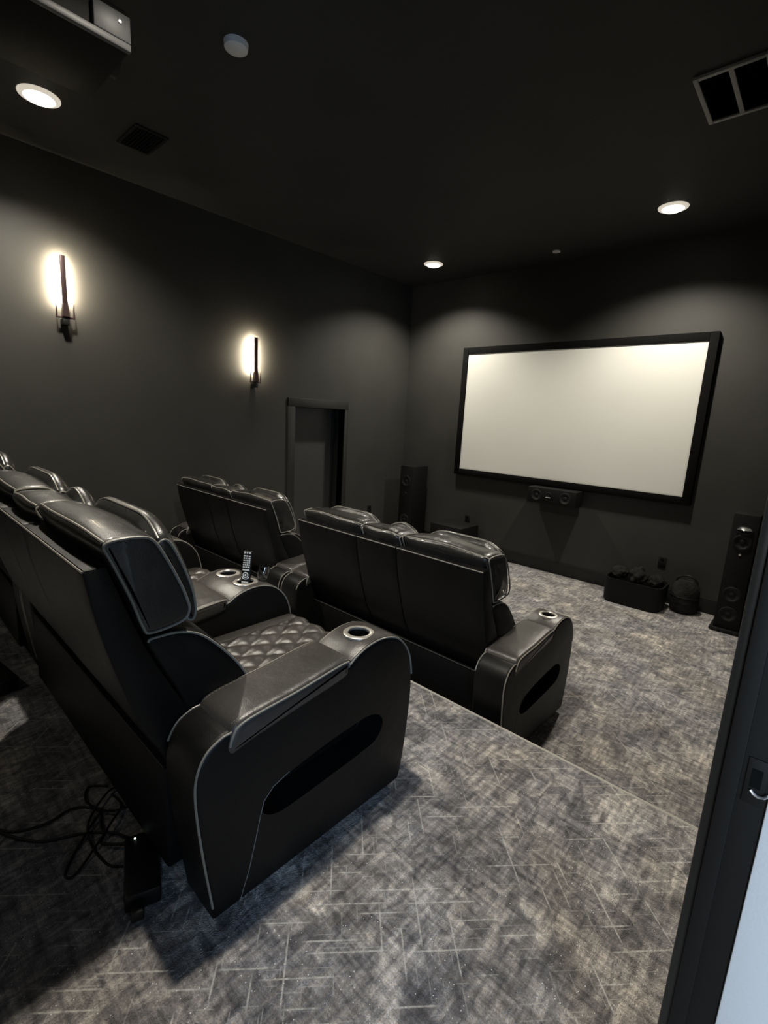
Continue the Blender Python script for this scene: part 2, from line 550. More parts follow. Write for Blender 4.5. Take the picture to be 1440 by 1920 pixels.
# door_2: the frame of the doorway beside the camera
d2o = bpy.data.objects.new('door_2', None); C.objects.link(d2o); d2o['kind'] = 'structure'
d2o.location = (RX, JY, PZ)
jm = newbox(-0.004, 0.050, 0.0, 0.02, 0, 2.3, bev=0.002)
obj('jamb', jm, M_JAMB, d2o)
obj('door_stop', newbox(-0.004, 0.017, -0.012, 0.0, 0, 2.29, bev=0.002), M_JAMB, d2o)
o = obj('outer_jamb', newbox(0.0505, 0.135, -0.004, 0.02, 0, 2.3, bev=0.003), M_HALL, d2o); o['label'] = 'pale bluish white outer part of door frame'
obj('outer_casing', newbox(0.136, 0.156, -0.01, 0.09, 0, 2.35, bev=0.005), M_HALL, d2o)
obj('casing', newbox(-0.018, 0.0, 0.004, 0.09, 0, 2.35, bev=0.003), M_TRIM, d2o)
b = bmesh.new()
box(b, 0.022, 0.046, -0.0025, -0.0005, 0.895, 0.965, bev=0.0008)
st = obj('strike_plate', b, M_JAMB, d2o)
b = bmesh.new()
tube(b, [(0.030, -0.004, 0.918), (0.034, -0.005, 0.914), (0.040, -0.006, 0.913), (0.046, -0.006, 0.915), (0.050, -0.006, 0.920)], 0.0022, 8)
o = obj('strike_lip', b, M_SILV, st)
obj('latch_hole', newbox(0.028, 0.040, -0.0035, -0.002, 0.922, 0.95), M_CAVE, st)

# hall outside the doorway, where the cool daylight comes from
b = bmesh.new()
box(b, 0.1, 2.2, -3.2, 2.2, PZ - 0.1, PZ)
struct('floor', b, mat('grey hall floor', (0.25, 0.25, 0.26), 0.5, bump=[(40, 0.0004, 'n')]), smooth=0)
b = bmesh.new()
box(b, 2.2, 2.3, -3.2, 2.2, PZ, CZ)
box(b, 0.1, 2.2, 2.1, 2.2, PZ, CZ)
box(b, 0.1, 2.2, -3.3, -3.2, PZ, CZ)
struct('wall_hall', b, M_HALL, smooth=0)
la = bpy.data.lights.new('hall_daylight', 'AREA')
la.shape = 'RECTANGLE'; la.size = 0.4; la.size_y = 0.9
la.energy = HALL_W; la.color = (0.42, 0.66, 1.0)
lo = bpy.data.objects.new('hall_daylight', la); C.objects.link(lo)
lo.location = (1.25, -0.75, 1.75)
lo.rotation_euler = Vector((-1, 0.52, -0.35)).to_track_quat('-Z', 'Y').to_euler()

lw = bpy.data.lights.new('jamb_fill_light', 'AREA')  # added unseen lamp that brightens the pale door frame
lw.shape = 'RECTANGLE'; lw.size = 0.9; lw.size_y = 1.5
lw.energy = JAMB_FILL_W; lw.color = (0.88, 0.95, 1.0)
lo = bpy.data.objects.new('jamb_fill_light', lw); C.objects.link(lo)
lo.location = (0.75, -2.6, 1.9)
lo.rotation_euler = (PI / 2, 0, 0)

# ---------------------------------------------------------------- the screen
s = thing('projector_screen', 'large wide white projection screen in black frame on far wall', 'screen', (-2.31, WY, 1.0))
sx0, sx1, sz0, sz1 = -1.32, 1.325, 0.12, 1.605
obj('screen_cloth', newbox(sx0 - 0.01, sx1 + 0.01, -0.045, -0.035, sz0 - 0.01, sz1 + 0.01), M_SCREEN, s, smooth=0)
fw_ = 0.078
for a in ((sx0 - fw_, sx0, sz0 - fw_, sz1 + fw_), (sx1, sx1 + fw_, sz0 - fw_, sz1 + fw_),
          (sx0, sx1, sz0 - fw_, sz0), (sx0, sx1, sz1, sz1 + fw_)):
    obj('frame', newbox(a[0], a[1], -0.06, -0.0005, a[2], a[3], bev=0.006), M_VELVET, s)

# ---------------------------------------------------------------- recessed ceiling lamps
LAMPS = [((-3.93, 0.99), 'round ceiling downlight nearest the left corner above the back row'),
         ((-1.27, 0.99), 'round ceiling downlight above the near end of the back row'),
         ((-1.27, 4.76), 'round ceiling downlight in front of the right end of the screen'),
         ((-3.82, 4.88), 'small looking round ceiling downlight left of the screen'),
         ((-2.60, -1.40), 'added unseen fill lamp behind the back row')]  # last one is an added unseen lamp lifting the dark floor
for (x, y), lab in LAMPS:
    t = thing('ceiling_downlight', lab, 'ceiling light', (x, y, CZ), group='recessed ceiling lamps')
    b = bmesh.new()
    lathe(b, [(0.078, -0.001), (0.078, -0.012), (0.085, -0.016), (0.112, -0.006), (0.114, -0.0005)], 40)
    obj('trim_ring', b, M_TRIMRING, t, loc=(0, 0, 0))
    b = bmesh.new()
    lathe(b, [(0.079, -0.001), (0.078, -0.018), (0.062, -0.026), (0.03, -0.031), (0, -0.032)], 40)
    is_fill = y < 0
    obj('lens', b, M_LENS_FILL if is_fill else M_LENS, t)
    l = bpy.data.lights.new('downlight_beam', 'SPOT')
    l.energy = CAN_W * (0.07 if is_fill else 1.0); l.color = WARM; l.spot_size = CAN_SPOT; l.spot_blend = 0.7; l.shadow_soft_size = 0.06
    lo = bpy.data.objects.new('downlight_beam', l); C.objects.link(lo)
    lo.location = (x, y, CZ - 0.05)

# ---------------------------------------------------------------- wall sconces
for y, z, lab in ((1.235, 2.585, 'lit bar wall sconce nearest the camera on the left wall'),
                  (2.965, 2.240, 'lit bar wall sconce beside the recessed side door')):
    # origin at the centre of the mount; z is the middle of the whole lamp
    t = thing('wall_sconce', lab, 'wall lamp', (LX, y, z), group='bar sconces on the left wall')
    obj('light_bar', newbox(0.058, 0.080, -0.017, 0.017, -0.13, 0.25, bev=0.003), M_BRONZE, t)
    obj('light_strip', newbox(0.0558, 0.0575, -0.011, 0.011, -0.11, 0.235), M_LED, t, smooth=0)
    b = bmesh.new()
    pr = [Vector(p) for p in ((-0.026, -0.20), (0.026, -0.20), (0.017, -0.10), (-0.017, -0.10))]
    vs = [[b.verts.new((x, p.x, p.y)) for p in pr] for x in (0.045, 0.086)]
    for k in range(4): b.faces.new((vs[0][k], vs[0][(k + 1) % 4], vs[1][(k + 1) % 4], vs[1][k]))
    b.faces.new(vs[0]); b.faces.new(vs[1])
    obj('holder', b, M_BRONZE, t, smooth=0)
    obj('cross_bar', newbox(0.05, 0.07, -0.062, 0.062, -0.213, -0.200, bev=0.003), M_BRONZE, t)
    for sg in (-1, 1):
        b = bmesh.new()
        tube(b, [(0.06, sg * 0.060, -0.212), (0.06, sg * 0.060, -0.15), (0.06, sg * 0.062, -0.095)], lambda q: 0.008 * (1 - 0.75 * q), 8)
        obj('prong', b, M_BRONZE, t)
    obj('mount', newbox(0.0005, 0.075, -0.024, 0.024, -0.262, -0.214, bev=0.004), M_DARK, t)

# ---------------------------------------------------------------- ceiling fittings
t = thing('smoke_detector', 'small round grey smoke detector on ceiling near projector', 'smoke detector', (-2.56, 1.525, CZ))
b = bmesh.new(); lathe(b, [(0, -0.035), (0.045, -0.034), (0.058, -0.026), (0.062, -0.0005)], 32); obj('cover', b, M_WHITE, t)
b = bmesh.new(); lathe(b, [(0.0, -0.037), (0.008, -0.037), (0.009, -0.0345)], 12); obj('test_button', b, M_WHITE, t)
t = thing('sprinkler_cover', 'tiny round pale ceiling disc between the lamps by the screen', 'sprinkler', (-2.46, 5.25 - 0.02, CZ))
b = bmesh.new(); lathe(b, [(0, -0.012), (0.038, -0.012), (0.042, -0.006), (0.042, -0.0005)], 28); obj('disc', b, M_WHITE, t)

# large return grille, right of the ceiling
t = thing('return_air_vent', 'large grey framed return air grille in ceiling at right', 'vent', (-0.845, 3.16, CZ))
VW, VD = 0.33, 0.48
f = 0.024
for a in ((0, f, 0, VD), (VW - f, VW, 0, VD), (f, VW - f, 0, f), (f, VW - f, VD - f, VD)):
    obj('frame', newbox(a[0], a[1], a[2], a[3], -0.018, -0.0005, bev=0.003), M_GREY, t)
obj('centre_bar', newbox(VW / 2 - 0.012, VW / 2 + 0.012, f, VD - f, -0.016, -0.002, bev=0.002), M_GREY, t)
obj('backing', newbox(f, VW - f, f, VD - f, -0.003, -0.0006), M_CAVE, t, smooth=0)
proto = None
for side in (0, 1):
    xa = f if side == 0 else VW / 2 + 0.012
    for k in range(14):
        if proto is None:
            b = bmesh.new(); box(b, 0, VW / 2 - 0.012 - f, -0.010, 0.010, -0.0008, 0.0008)
            proto = obj('slat', b, M_CAVE, t, smooth=0); q = proto
        else:
            q = proto.copy(); C.objects.link(q); q.parent = t
        q.location = (xa, f + 0.02 + k * 0.031, -0.010); q.rotation_euler = (math.radians(35), 0, 0)

# dark grille above the left wall
t = thing('supply_vent', 'small black ceiling grille between left downlight and sconce', 'vent', (-4.08, 1.48, CZ))
for a in ((0, 0.02, 0, 0.22), (0.33, 0.35, 0, 0.22), (0.02, 0.33, 0, 0.02), (0.02, 0.33, 0.20, 0.22)):
    obj('frame', newbox(a[0], a[1], a[2], a[3], -0.012, -0.0005, bev=0.002), M_DARK, t)
obj('backing', newbox(0.02, 0.33, 0.02, 0.2, -0.003, -0.0006), M_CAVE, t, smooth=0)
proto = None
for k in range(8):
    if proto is None: proto = q = obj('slat', newbox(0, 0.31, -0.007, 0.007, -0.0007, 0.0007), M_DARK, t, smooth=0)
    else: q = proto.copy(); C.objects.link(q); q.parent = t
    q.location = (0.02, 0.035 + k * 0.0215, -0.007); q.rotation_euler = (math.radians(35), 0, 0)

# projector hung from the ceiling
t = thing('ceiling_projector', 'grey and black projector hanging from ceiling above back row', 'projector', (-2.30, 0.60, 2.95))
obj('body', newbox(-0.215, 0.2, -0.30, 0.22, 0.02, 0.155, bev=0.012), M_SPK, t)
b = bmesh.new()
box(b, 0.201, 0.222, -0.30, 0.22, 0.018, 0.042, bev=0.004)
box(b, 0.201, 0.222, 0.10, 0.22, 0.0425, 0.125, bev=0.004)
o = obj('side_panel', b, M_PROJ, t); o['label'] = 'light grey side panel'
b = bmesh.new(); lathe(b, [(0, 0), (0.055, 0), (0.055, 0.03), (0.045, 0.03), (0.04, 0.015), (0, 0.02)], 28)
obj('lens', b, M_DARK, t, loc=(0, 0.218, 0.09), rot=(-PI / 2, 0, 0))
b = bmesh.new(); lathe(b, [(0, 0), (0.007, 0), (0.006, 0.003), (0, 0.004)], 12)
obj('badge_glint', b, M_SILV, t, loc=(0.222, 0.185, 0.095), rot=(0, PI / 2, 0))  # silver dot stands in for a glint on the projector side
b = bmesh.new()
tube(b, [(0, 0, 0.15), (0, 0, 0.57)], 0.022, 14)
box(b, -0.09, 0.09, -0.07, 0.07, 0.155, 0.17)
lathe(b, [(0.022, 0.575), (0.07, 0.60), (0.07, 0.6095)], 20)
obj('ceiling_mount', b, M_DARK, t)

# added light from the projector's place, masked to even out the screen
pb = bpy.data.lights.new('screen_fill_light', 'SPOT')
pb.energy = SCREEN_FILL_W; pb.color = (1.0, 0.98, 0.9); pb.spot_size = math.radians(60); pb.spot_blend = 0.0; pb.shadow_soft_size = 0.01
po = bpy.data.objects.new('screen_fill_light', pb); C.objects.link(po)
P0 = Vector((-2.30, 0.90, 3.04)); po.location = P0
po.rotation_euler = (PI / 2, 0, 0)          # looks straight along +Y, mask set down to the screen
pb.use_nodes = True
nt = pb.node_tree
em = nt.nodes['Emission']
tcn = nt.nodes.new('ShaderNodeTexCoord'); sp = nt.nodes.new('ShaderNodeSeparateXYZ')
nt.links.new(tcn.outputs['Normal'], sp.inputs[0])


def mnode(op, a, c=0.0):
    x = nt.nodes.new('ShaderNodeMath'); x.operation = op
    for s_, v in ((x.inputs[0], a), (x.inputs[1], c)):
        if isinstance(v, (int, float)): s_.default_value = v
        else: nt.links.new(v, s_)
    return x.outputs[0]


az = mnode('ABSOLUTE', sp.outputs['Z'])
ux = mnode('DIVIDE', sp.outputs['X'], az); uy = mnode('DIVIDE', sp.outputs['Y'], az)
dist_ = WY - 0.045 - P0.y
xa_, xb_ = (-2.31 + -1.31 - P0.x) / dist_, (-2.31 + 1.315 - P0.x) / dist_
za_, zb_ = (1.0 + 0.13 - P0.z) / dist_, (1.0 + 1.595 - P0.z) / dist_
mk = mnode('MULTIPLY', mnode('MULTIPLY', mnode('GREATER_THAN', ux, xa_), mnode('LESS_THAN', ux, xb_)),
           mnode('MULTIPLY', mnode('GREATER_THAN', uy, za_), mnode('LESS_THAN', uy, zb_)))
nt.links.new(mk, em.inputs['Strength'])

# ---------------------------------------------------------------- loveseats
ARM = [(-0.005, 0.03, 1), (-0.035, 0.25), (-0.052, 0.42), (-0.048, 0.50), (-0.022, 0.553), (0.02, 0.578), (0.06, 0.583),
       (0.25, 0.596), (0.45, 0.617), (0.475, 0.622), (0.50, 0.637), (0.545, 0.654), (0.60, 0.662), (0.655, 0.656), (0.71, 0.634),
       (0.76, 0.585), (0.79, 0.52), (0.805, 0.42), (0.803, 0.32), (0.79, 0.18), (0.772, 0.07), (0.757, 0.03, 1)]
PAD = [(0.035, 0.545), (0.05, 0.585), (0.07, 0.602), (0.12, 0.612), (0.25, 0.622), (0.40, 0.640), (0.455, 0.643), (0.468, 0.632),
       (0.465, 0.606), (0.44, 0.578), (0.25, 0.550), (0.10, 0.526), (0.05, 0.515)]


def pipe(pts, parent, r=0.0034, closed=False):
    return obj('piping', tube(bmesh.new(), pts, r, 6, closed=closed), M_PIPE, parent)


def raised(P, dz, dy=0.0):
    return [(p[0] + dy, p[1] + dz, *p[2:]) for p in P]


def ring_path(P, x):
    return [(x, p.x, p.y) for p in P]


def arm_mesh(x0, x1, cups, outer):
    P = spline(ARM, 5)
    bm = loft(bmesh.new(), P, x0, x1, r=0.018, seg=4, nx=1)
    cut = []
    for cx, cy in cups:
        c = bmesh.new()
        bmesh.ops.create_cone(c, cap_ends=True, segments=36, radius1=0.039, radius2=0.039, depth=0.16,
                              matrix=Matrix.Translation((cx, cy, 0.65)))
        cut.append(c)
    if outer:
        # recessed slot, a slanted stadium open on the outer side
        S = spline([(0.142, 0.300), (0.150, 0.272), (0.185, 0.250), (0.24, 0.244), (0.42, 0.254), (0.58, 0.268), (0.625, 0.288),
                    (0.645, 0.325), (0.632, 0.362), (0.585, 0.388), (0.52, 0.391), (0.38, 0.380), (0.235, 0.358), (0.17, 0.337)], 5)
        c = bmesh.new()
        xa, xb = (x1 - 0.10, x1 + 0.05) if outer > 0 else (x0 - 0.05, x0 + 0.10)
        loft(c, S, xa, xb, r=0.001, seg=1, nx=0)
        cut.append(c)
    return boolean(bm, cut)


def cushion_cap_pipe(bm, P, xs, r=0.0038, ins=0.004, span=None):
    for x in xs:
        Q = inset(P, ins)
        if span:
            n = len(Q); a, b_ = int(span[0] * n), int(span[1] * n)
            tube(bm, [(x, Q[i % n].x, Q[i % n].y) for i in range(a, b_)], r, 6)
        else:
            tube(bm, ring_path(Q, x), r, 6, closed=True)
    return bm


def quilt_mesh(x0, x1, y0, y1, zf, diamonds=True):
    """top of a seat: plain bolsters at the sides, diamond tufting between, rolled front."""
    bm = bmesh.new()
    nx, ny = 84, 92
    W = x1 - x0
    grid = []
    bw = 0.085
    for j in range(ny + 1):
        s = j / ny
        row = []
        for i in range(nx + 1):
            u = i / nx
            x = x0 + W * u
            # path down the top and over the front
            L = (y1 - y0) + 0.12
            d = s * L
            R = 0.06
            top = (y1 - y0) - R
            if d < top: y, zb, dn_ = y0 + d, 0.0, 0
            elif d < top + R * PI / 2:
                a = (d - top) / R
                y = y0 + top + R * math.sin(a); zb = -R * (1 - math.cos(a)); dn_ = a
            else:
                y = y1; zb = -R - (d - top - R * PI / 2); dn_ = PI / 2
            e = min(x - x0, x1 - x)
            edge = -0.03 * max(0, 1 - e / 0.03) ** 2
            h = 0.0
            if e < bw:
                h = 0.012 * math.sin(PI * e / bw) ** 0.7 if e > 0 else 0
            elif diamonds and d > 0.06:
                cxx = (x - (x0 + W / 2)) / 0.108
                cyy = d / 0.145
                h = 0.021 * (abs(math.sin(PI * (cxx + cyy)) * math.sin(PI * (cxx - cyy)))) ** 0.42
            elif diamonds:
                h = 0.012 * math.sin(PI * min(1, d / 0.06)) ** 0.7
            g = abs(e - bw)
            if g < 0.006: h -= 0.006 * (1 - g / 0.006)
            z = zf + zb + edge + h * math.cos(dn_) + 0.01 * s
            yy = y + h * math.sin(dn_)
            row.append(bm.verts.new((x, yy, z)))
        grid.append(row)
    for j in range(ny):
        for i in range(nx):
            bm.faces.new((grid[j][i], grid[j][i + 1], grid[j + 1][i + 1], grid[j + 1][i]))
    # underside
    ed = [grid[0][::-1], [grid[j][0] for j in range(ny + 1)], grid[ny], [grid[j][nx] for j in range(ny, -1, -1)]]
    low = zf - 0.13
    for line in ed:
        bot = [bm.verts.new((v.co.x, min(v.co.y, y1 - 0.004), min(low, v.co.z - 0.001))) for v in line]
        for a in range(len(line) - 1):
            bm.faces.new((line[a], line[a + 1], bot[a + 1], bot[a]))
    bmesh.ops.remove_doubles(bm, verts=bm.verts, dist=0.00005)
    return bm


def make_loveseat(name, label, loc, shift, fat, group, seed=1, sag=0.0):
    """local x runs 0 (right outer side) to -1.81, y forward, z up. shift moves the backrest forward,
    fat thickens the headrests (m)."""
    rnd = random.Random(seed)
    t = thing(name, label, 'recliner loveseat', loc, group=group)
    AW, SW, CW = 0.175, 0.57, 0.32
    xa = [(-AW, 0.0, 1), (-2 * AW - 2 * SW - CW, -AW - 2 * SW - CW, -1)]
    P = spline(ARM, 5)
    PP = spline(PAD, 4)
    for x0, x1, side in xa:
        cx = (x0 + x1) / 2
        a = obj('armrest', arm_mesh(x0, x1, [(cx, 0.59)], side), M_PANEL if False else M_LEATHER, t, smooth=30)
        Q = inset(P, 0.003)
        for x in (x0 + 0.004, x1 - 0.004):
            pipe(ring_path(Q, x)[(1 if (x > (x0 + x1) / 2) == (side > 0) else 16):-22], a)
        # seam from the slot to the foot
        xs = x1 + 0.0005 if side > 0 else x0 - 0.0005
        b = bmesh.new()
        tube(b, [(xs, y, z) for y, z in ((0.235, 0.362), (0.18, 0.345), (0.148, 0.315), (0.136, 0.27), (0.12, 0.20), (0.10, 0.12), (0.07, 0.035))], 0.0012, 5)
        obj('seam', b, M_STITCH, a)
        Sx = (x1 - 0.099, x1 - 0.097) if side > 0 else (x0 + 0.097, x0 + 0.099)
        pad = loft(bmesh.new(), PP, x0 - 0.008, x1 + 0.008, r=0.022, seg=5, puff=0.003, nx=5)
        pd = obj('arm_pad', pad, M_SEAT, t)
        Qp = inset(PP, 0.008)
        for x in (x0 - 0.004, x1 + 0.004):
            pipe(ring_path(Qp[:32], x), pd)
        b = bmesh.new()
        Q2 = inset(PP, -0.0012)
        for x in (x0 + 0.014, x1 - 0.014):
            pts = [Vector((x, Q2[i].x, Q2[i].y)) for i in range(6, 28)]
            acc = []
            for p_, q_ in zip(pts, pts[1:]):
                m_ = max(1, int((q_ - p_).length / 0.009))
                for k in range(m_):
                    s_ = p_.lerp(q_, (k + 0.15) / m_); e_ = p_.lerp(q_, (k + 0.75) / m_)
                    tube(b, [s_, e_], 0.0009, 4)
        obj('stitching', b, M_STITCH, pd)['kind'] = 'stuff'
        # cup holder in the arm front, with its painted-sheen overlay
        cup_sheen_skin(t, x0 + 0.006, x1 - 0.006, [(cx, 0.59)], 0.0)
        cup_holder(t, cx, 0.59, 0.6605)
        for yy in (0.07, 0.70):
            b = lathe(bmesh.new(), [(0, 0), (0.022, 0), (0.022, 0.035), (0, 0.035)], 12)
            obj('foot', b, M_DARK, t, loc=(cx, yy, 0))
    # console
    c0, c1 = -AW - SW - CW, -AW - SW
    yb0 = 0.10 + shift
    P2 = spline([(yb0, 0.03, 1), (yb0, 0.50, 1), (yb0 + 0.10, 0.565)] + ([(0.29, 0.576), (0.38, 0.586)] if shift < 0.1 else []) + raised(ARM[8:], -0.022), 5)
    bm = loft(bmesh.new(), P2, c0 + 0.003, c1 - 0.003, r=0.018, seg=4, nx=1)
    cut = []
    for cx in (c0 + 0.085, c1 - 0.085):
        c = bmesh.new()
        bmesh.ops.create_cone(c, cap_ends=True, segments=36, radius1=0.039, radius2=0.039, depth=0.16, matrix=Matrix.Translation((cx, 0.60, 0.63)))
        cut.append(c)
    cn = obj('console', boolean(bm, cut), M_LEATHER, t, smooth=30)
    for x in (c0 + 0.007, c1 - 0.007):
        pipe(ring_path(inset(P2, 0.003), x)[7:-22], cn)
    P3 = spline([(max(p[0], yb0 + 0.04 + 0.3 * p[0]) if p[0] < 0.3 else p[0], p[1] - 0.021) for p in PAD], 4)
    cp = obj('console_lid', loft(bmesh.new(), P3, c0 - 0.002, c1 + 0.002, r=0.022, seg=5, puff=0.003, nx=5), M_SEAT, t)
    for x in (c0 + 0.002, c1 - 0.002):
        pipe(ring_path(inset(P3, 0.008)[:32], x), cp)
    cup_sheen_skin(t, c0 + 0.009, c1 - 0.009, [(c0 + 0.085, 0.60), (c1 - 0.085, 0.60)], -0.022)
    for cx in (c0 + 0.085, c1 - 0.085):
        cup_holder(t, cx, 0.60, 0.6395)

    # seats and backs
    sh = shift
    wv = 0.0016 if fat == 0 else 0.0030
    pfh = 0.010 + fat * 0.24
    MH = M_HEAD if fat == 0 else M_WRINKLE
    HR = [(-0.172, 1.075), (-0.150, 1.088), (-0.10, 1.090 + sag), (-0.055 + fat * 0.7, 1.078), (-0.020 + fat, 1.020), (0.012 + fat, 0.95), (0.030 + fat, 0.90),
          (0.036 + fat, 0.868), (0.022 + fat, 0.842), (-0.02 + fat * 0.6, 0.830), (-0.075, 0.828), (-0.092, 0.850), (-0.120, 0.94), (-0.155, 1.03)]
    LB = [(-0.082, 0.808), (-0.047, 0.818), (0.012, 0.812), (0.07, 0.784), (0.14, 0.712), (0.20, 0.628), (0.235, 0.54), (0.24, 0.46),
          (0.12, 0.43), (0.03, 0.50), (0.0, 0.62), (-0.05, 0.73)]
    SHL = [(-0.217, 1.018, 1), (-0.212, 1.026, 1), (-0.165, 1.028, 1), (-0.085, 0.80), (-0.02, 0.66), (0.03, 0.55), (0.04, 0.42, 1), (-0.03, 0.42, 1),
           (-0.062, 0.49), (-0.108, 0.58), (-0.160, 0.75), (-0.195, 0.89)]
    pH = spline([(p[0] + sh, p[1]) for p in HR], 4)
    pL = spline([(p[0] + sh, p[1]) for p in LB], 4)
    pS = spline([(p[0] + sh, *p[1:]) for p in SHL], 4)
    cols = [(-AW - SW, -AW, 0), (c0, c1, 1), (c0 - SW, c0, 0)]
    for x0, x1, cons in cols:
        g = 0.006
        ph = rnd.random() * 6

        def wob(tt, jj, ph=ph):
            return (0.4 * wv * math.sin(17 * tt + ph) * math.sin(9 * jj * PI), wv * math.sin(9 * tt + 2 * ph + jj * 7))
        shell = obj('back_shell', loft(bmesh.new(), pS, x0 + g * 0.5, x1 - g * 0.5, r=0.008, seg=2, nx=8), M_LEATHER, t)
        b = bmesh.new()
        tube(b, [(x0 + g, -0.214 + sh, 1.021), (x1 - g, -0.214 + sh, 1.021)], 0.0032, 6)
        obj('piping', b, M_PIPE, shell)
        Ph = pH if not cons else [Vector((p.x - 0.006, p.y - 0.008)) for p in pH]
        xh0, xh1 = (x0 + 0.004, x1 - 0.004) if not cons else (x0 + 0.008, x1 - 0.008)
        hr = obj('headrest', loft(bmesh.new(), Ph, xh0, xh1, r=0.016 + 0.5 * fat, seg=5, puff=pfh, nx=14, cap=0.32 * fat, wob=wob), MH, t)
        Qh = inset(Ph, 0.004)
        for x in (xh0 + 0.002, xh1 - 0.002):
            pipe(ring_path(Qh, x), hr, 0.0036, True)
        # long seam along the rear top edge
        n_ = 24
        pts = []
        q0 = Ph[2]
        for k in range(n_ + 1):
            tt = k / n_
            wy, wz = wob(tt, 2 / len(Ph))
            pf = pfh * math.sin(PI * max(0.0, min(1.0, tt))) ** 0.6
            pts.append((xh0 + 0.004 + (xh1 - xh0 - 0.008) * tt, q0.x + wy - pf * 0.55, q0.y + wz + pf * 0.75))
        pipe(pts, hr, 0.0036)
        # head pillow in front of the headrest
        PW = [(-0.050 + fat, 1.075), (-0.036 + fat, 1.104), (-0.014 + fat, 1.115), (0.008 + fat, 1.098), (0.040 + fat, 1.03), (0.066 + fat, 0.95), (0.072 + fat, 0.89), (0.058 + fat, 0.862), (0.030 + fat, 0.88), (-0.015 + fat, 1.0)]
        pW = spline([(p[0] + sh, p[1] - (0.012 if cons else 0)) for p in PW], 4)
        xi = 0.035 if not cons else 0.035
        def shoulder(tt, jj, W_=x1 - x0 - 2 * xi):
            e = min(tt, 1 - tt) * W_
            return (0.0, -0.05 * max(0.0, 1 - e / 0.13) ** 2)
        pl_ = obj('head_pillow', loft(bmesh.new(), pW, x0 + xi, x1 - xi, r=0.022, seg=4, puff=0.004, nx=16, wob=shoulder), MH, t)
        for x in (x0 + xi + 0.004, x1 - xi - 0.004):
            pipe([(a_, b_, c_ - 0.047) for a_, b_, c_ in ring_path(inset(pW, 0.007), x)], pl_, 0.0034, True)
        Qw = pW[6]
        Wp = x1 - x0 - 2 * xi - 0.016
        pipe([(x0 + xi + 0.008 + Wp * k / 24, Qw.x - 0.003, Qw.y + 0.003 + shoulder(k / 24, 0)[1]) for k in range(25)], pl_, 0.0032)
        lb = obj('back_cushion', loft(bmesh.new(), pL, x0 + 0.004, x1 - 0.004, r=0.018, seg=4, puff=0.008, nx=8, cap=0.004), M_LEATHER, t)
        for x in (x0 + 0.007, x1 - 0.007):
            pipe(ring_path(inset(pL, 0.004)[:30], x), lb)
        if not cons:
            obj('seat', quilt_mesh(x0 + 0.004, x1 - 0.004, 0.17 + min(sh, 0.1), 0.80, 0.465), M_SEAT, t, smooth=50)
            FR = spline([(0.70, 0.33), (0.77, 0.335), (0.79, 0.32), (0.792, 0.20), (0.78, 0.09), (0.765, 0.075), (0.70, 0.075)], 3)
            obj('footrest', loft(bmesh.new(), FR, x0 + 0.006, x1 - 0.006, r=0.012, seg=3, nx=3), M_LEATHER, t)
    # base under the seats
    yb = -0.045 + sh * 0.9
    b = bmesh.new()
    box(b, c0 - SW + 0.004, -AW - 0.022, yb, 0.69, 0.075, 0.41, bev=0.012)
    bs = obj('base', b, M_PANEL, t)
    b = bmesh.new()
    tube(b, [(c0 - SW + 0.02, yb + 0.001, 0.412), (-AW - 0.03, yb + 0.001, 0.412)], 0.002, 5)
    obj('seam', b, M_SEAM, bs)
    return t


def cup_sheen_skin(t, x0, x1, cups, dz):  # paler overlay: sheen on the lit arm top put into colour
    top = [(y, z + 0.0025 + dz) for y, z in ((0.478, 0.624), (0.50, 0.637), (0.545, 0.654), (0.60, 0.662), (0.655, 0.656), (0.71, 0.634), (0.757, 0.588))]
    bot = [(y, z - 0.012) for y, z in top]
    Pc = spline([(*top[0], 1)] + top[1:-1] + [(*top[-1], 1)] + [(*bot[-1], 1)] + bot[1:-1][::-1] + [(*bot[0], 1)], 4)
    bm = loft(bmesh.new(), Pc, x0, x1, r=0.004, seg=2, nx=1)
    cut = []
    for cx, cy in cups:
        c = bmesh.new()
        bmesh.ops.create_cone(c, cap_ends=True, segments=36, radius1=0.039, radius2=0.039, depth=0.16, matrix=Matrix.Translation((cx, cy, 0.65)))
        cut.append(c)
    return obj('cup_sheen_skin', boolean(bm, cut), M_SEAT, t, smooth=30)


def cup_holder(t, cx, cy, z):
    b = bmesh.new()
    lathe(b, [(0.0375, -0.004), (0.0375, 0.003), (0.0395, 0.0052), (0.049, 0.005), (0.0545, 0.002), (0.0555, -0.002), (0.0545, -0.006)], 36)
    h = obj('cup_holder', b, M_CHROME, t, loc=(cx, cy, z), rot=(math.radians(0), 0, 0)); h['label'] = 'brushed steel ring of the cup holder'
    b = bmesh.new()
    lathe(b, [(0.038, -0.005), (0.037, -0.066), (0.034, -0.07), (0, -0.07)], 32)
    obj('cup_well', b, M_DARK, h)


GRP = 'black leather recliner loveseats'
make_loveseat('recliner_loveseat', 'near black recliner loveseat on the platform, its side with slot facing camera', (-1.01, 0.53, PZ), 0.0, 0.0, GRP, 1)
make_loveseat('recliner_loveseat', 'far black recliner loveseat of the back row, cut off at left edge', (-2.845, 0.53, PZ), 0.0, 0.0, GRP, 2)
make_loveseat('recliner_loveseat', 'front row black recliner loveseat with upright wrinkled headrests, beside the step edge', (-0.945, 2.03, FZ), 0.175, 0.05, GRP, 3)
make_loveseat('recliner_loveseat', 'front row black recliner loveseat against the left wall', (-2.780, 2.03, FZ), 0.175, 0.02, GRP, 4)

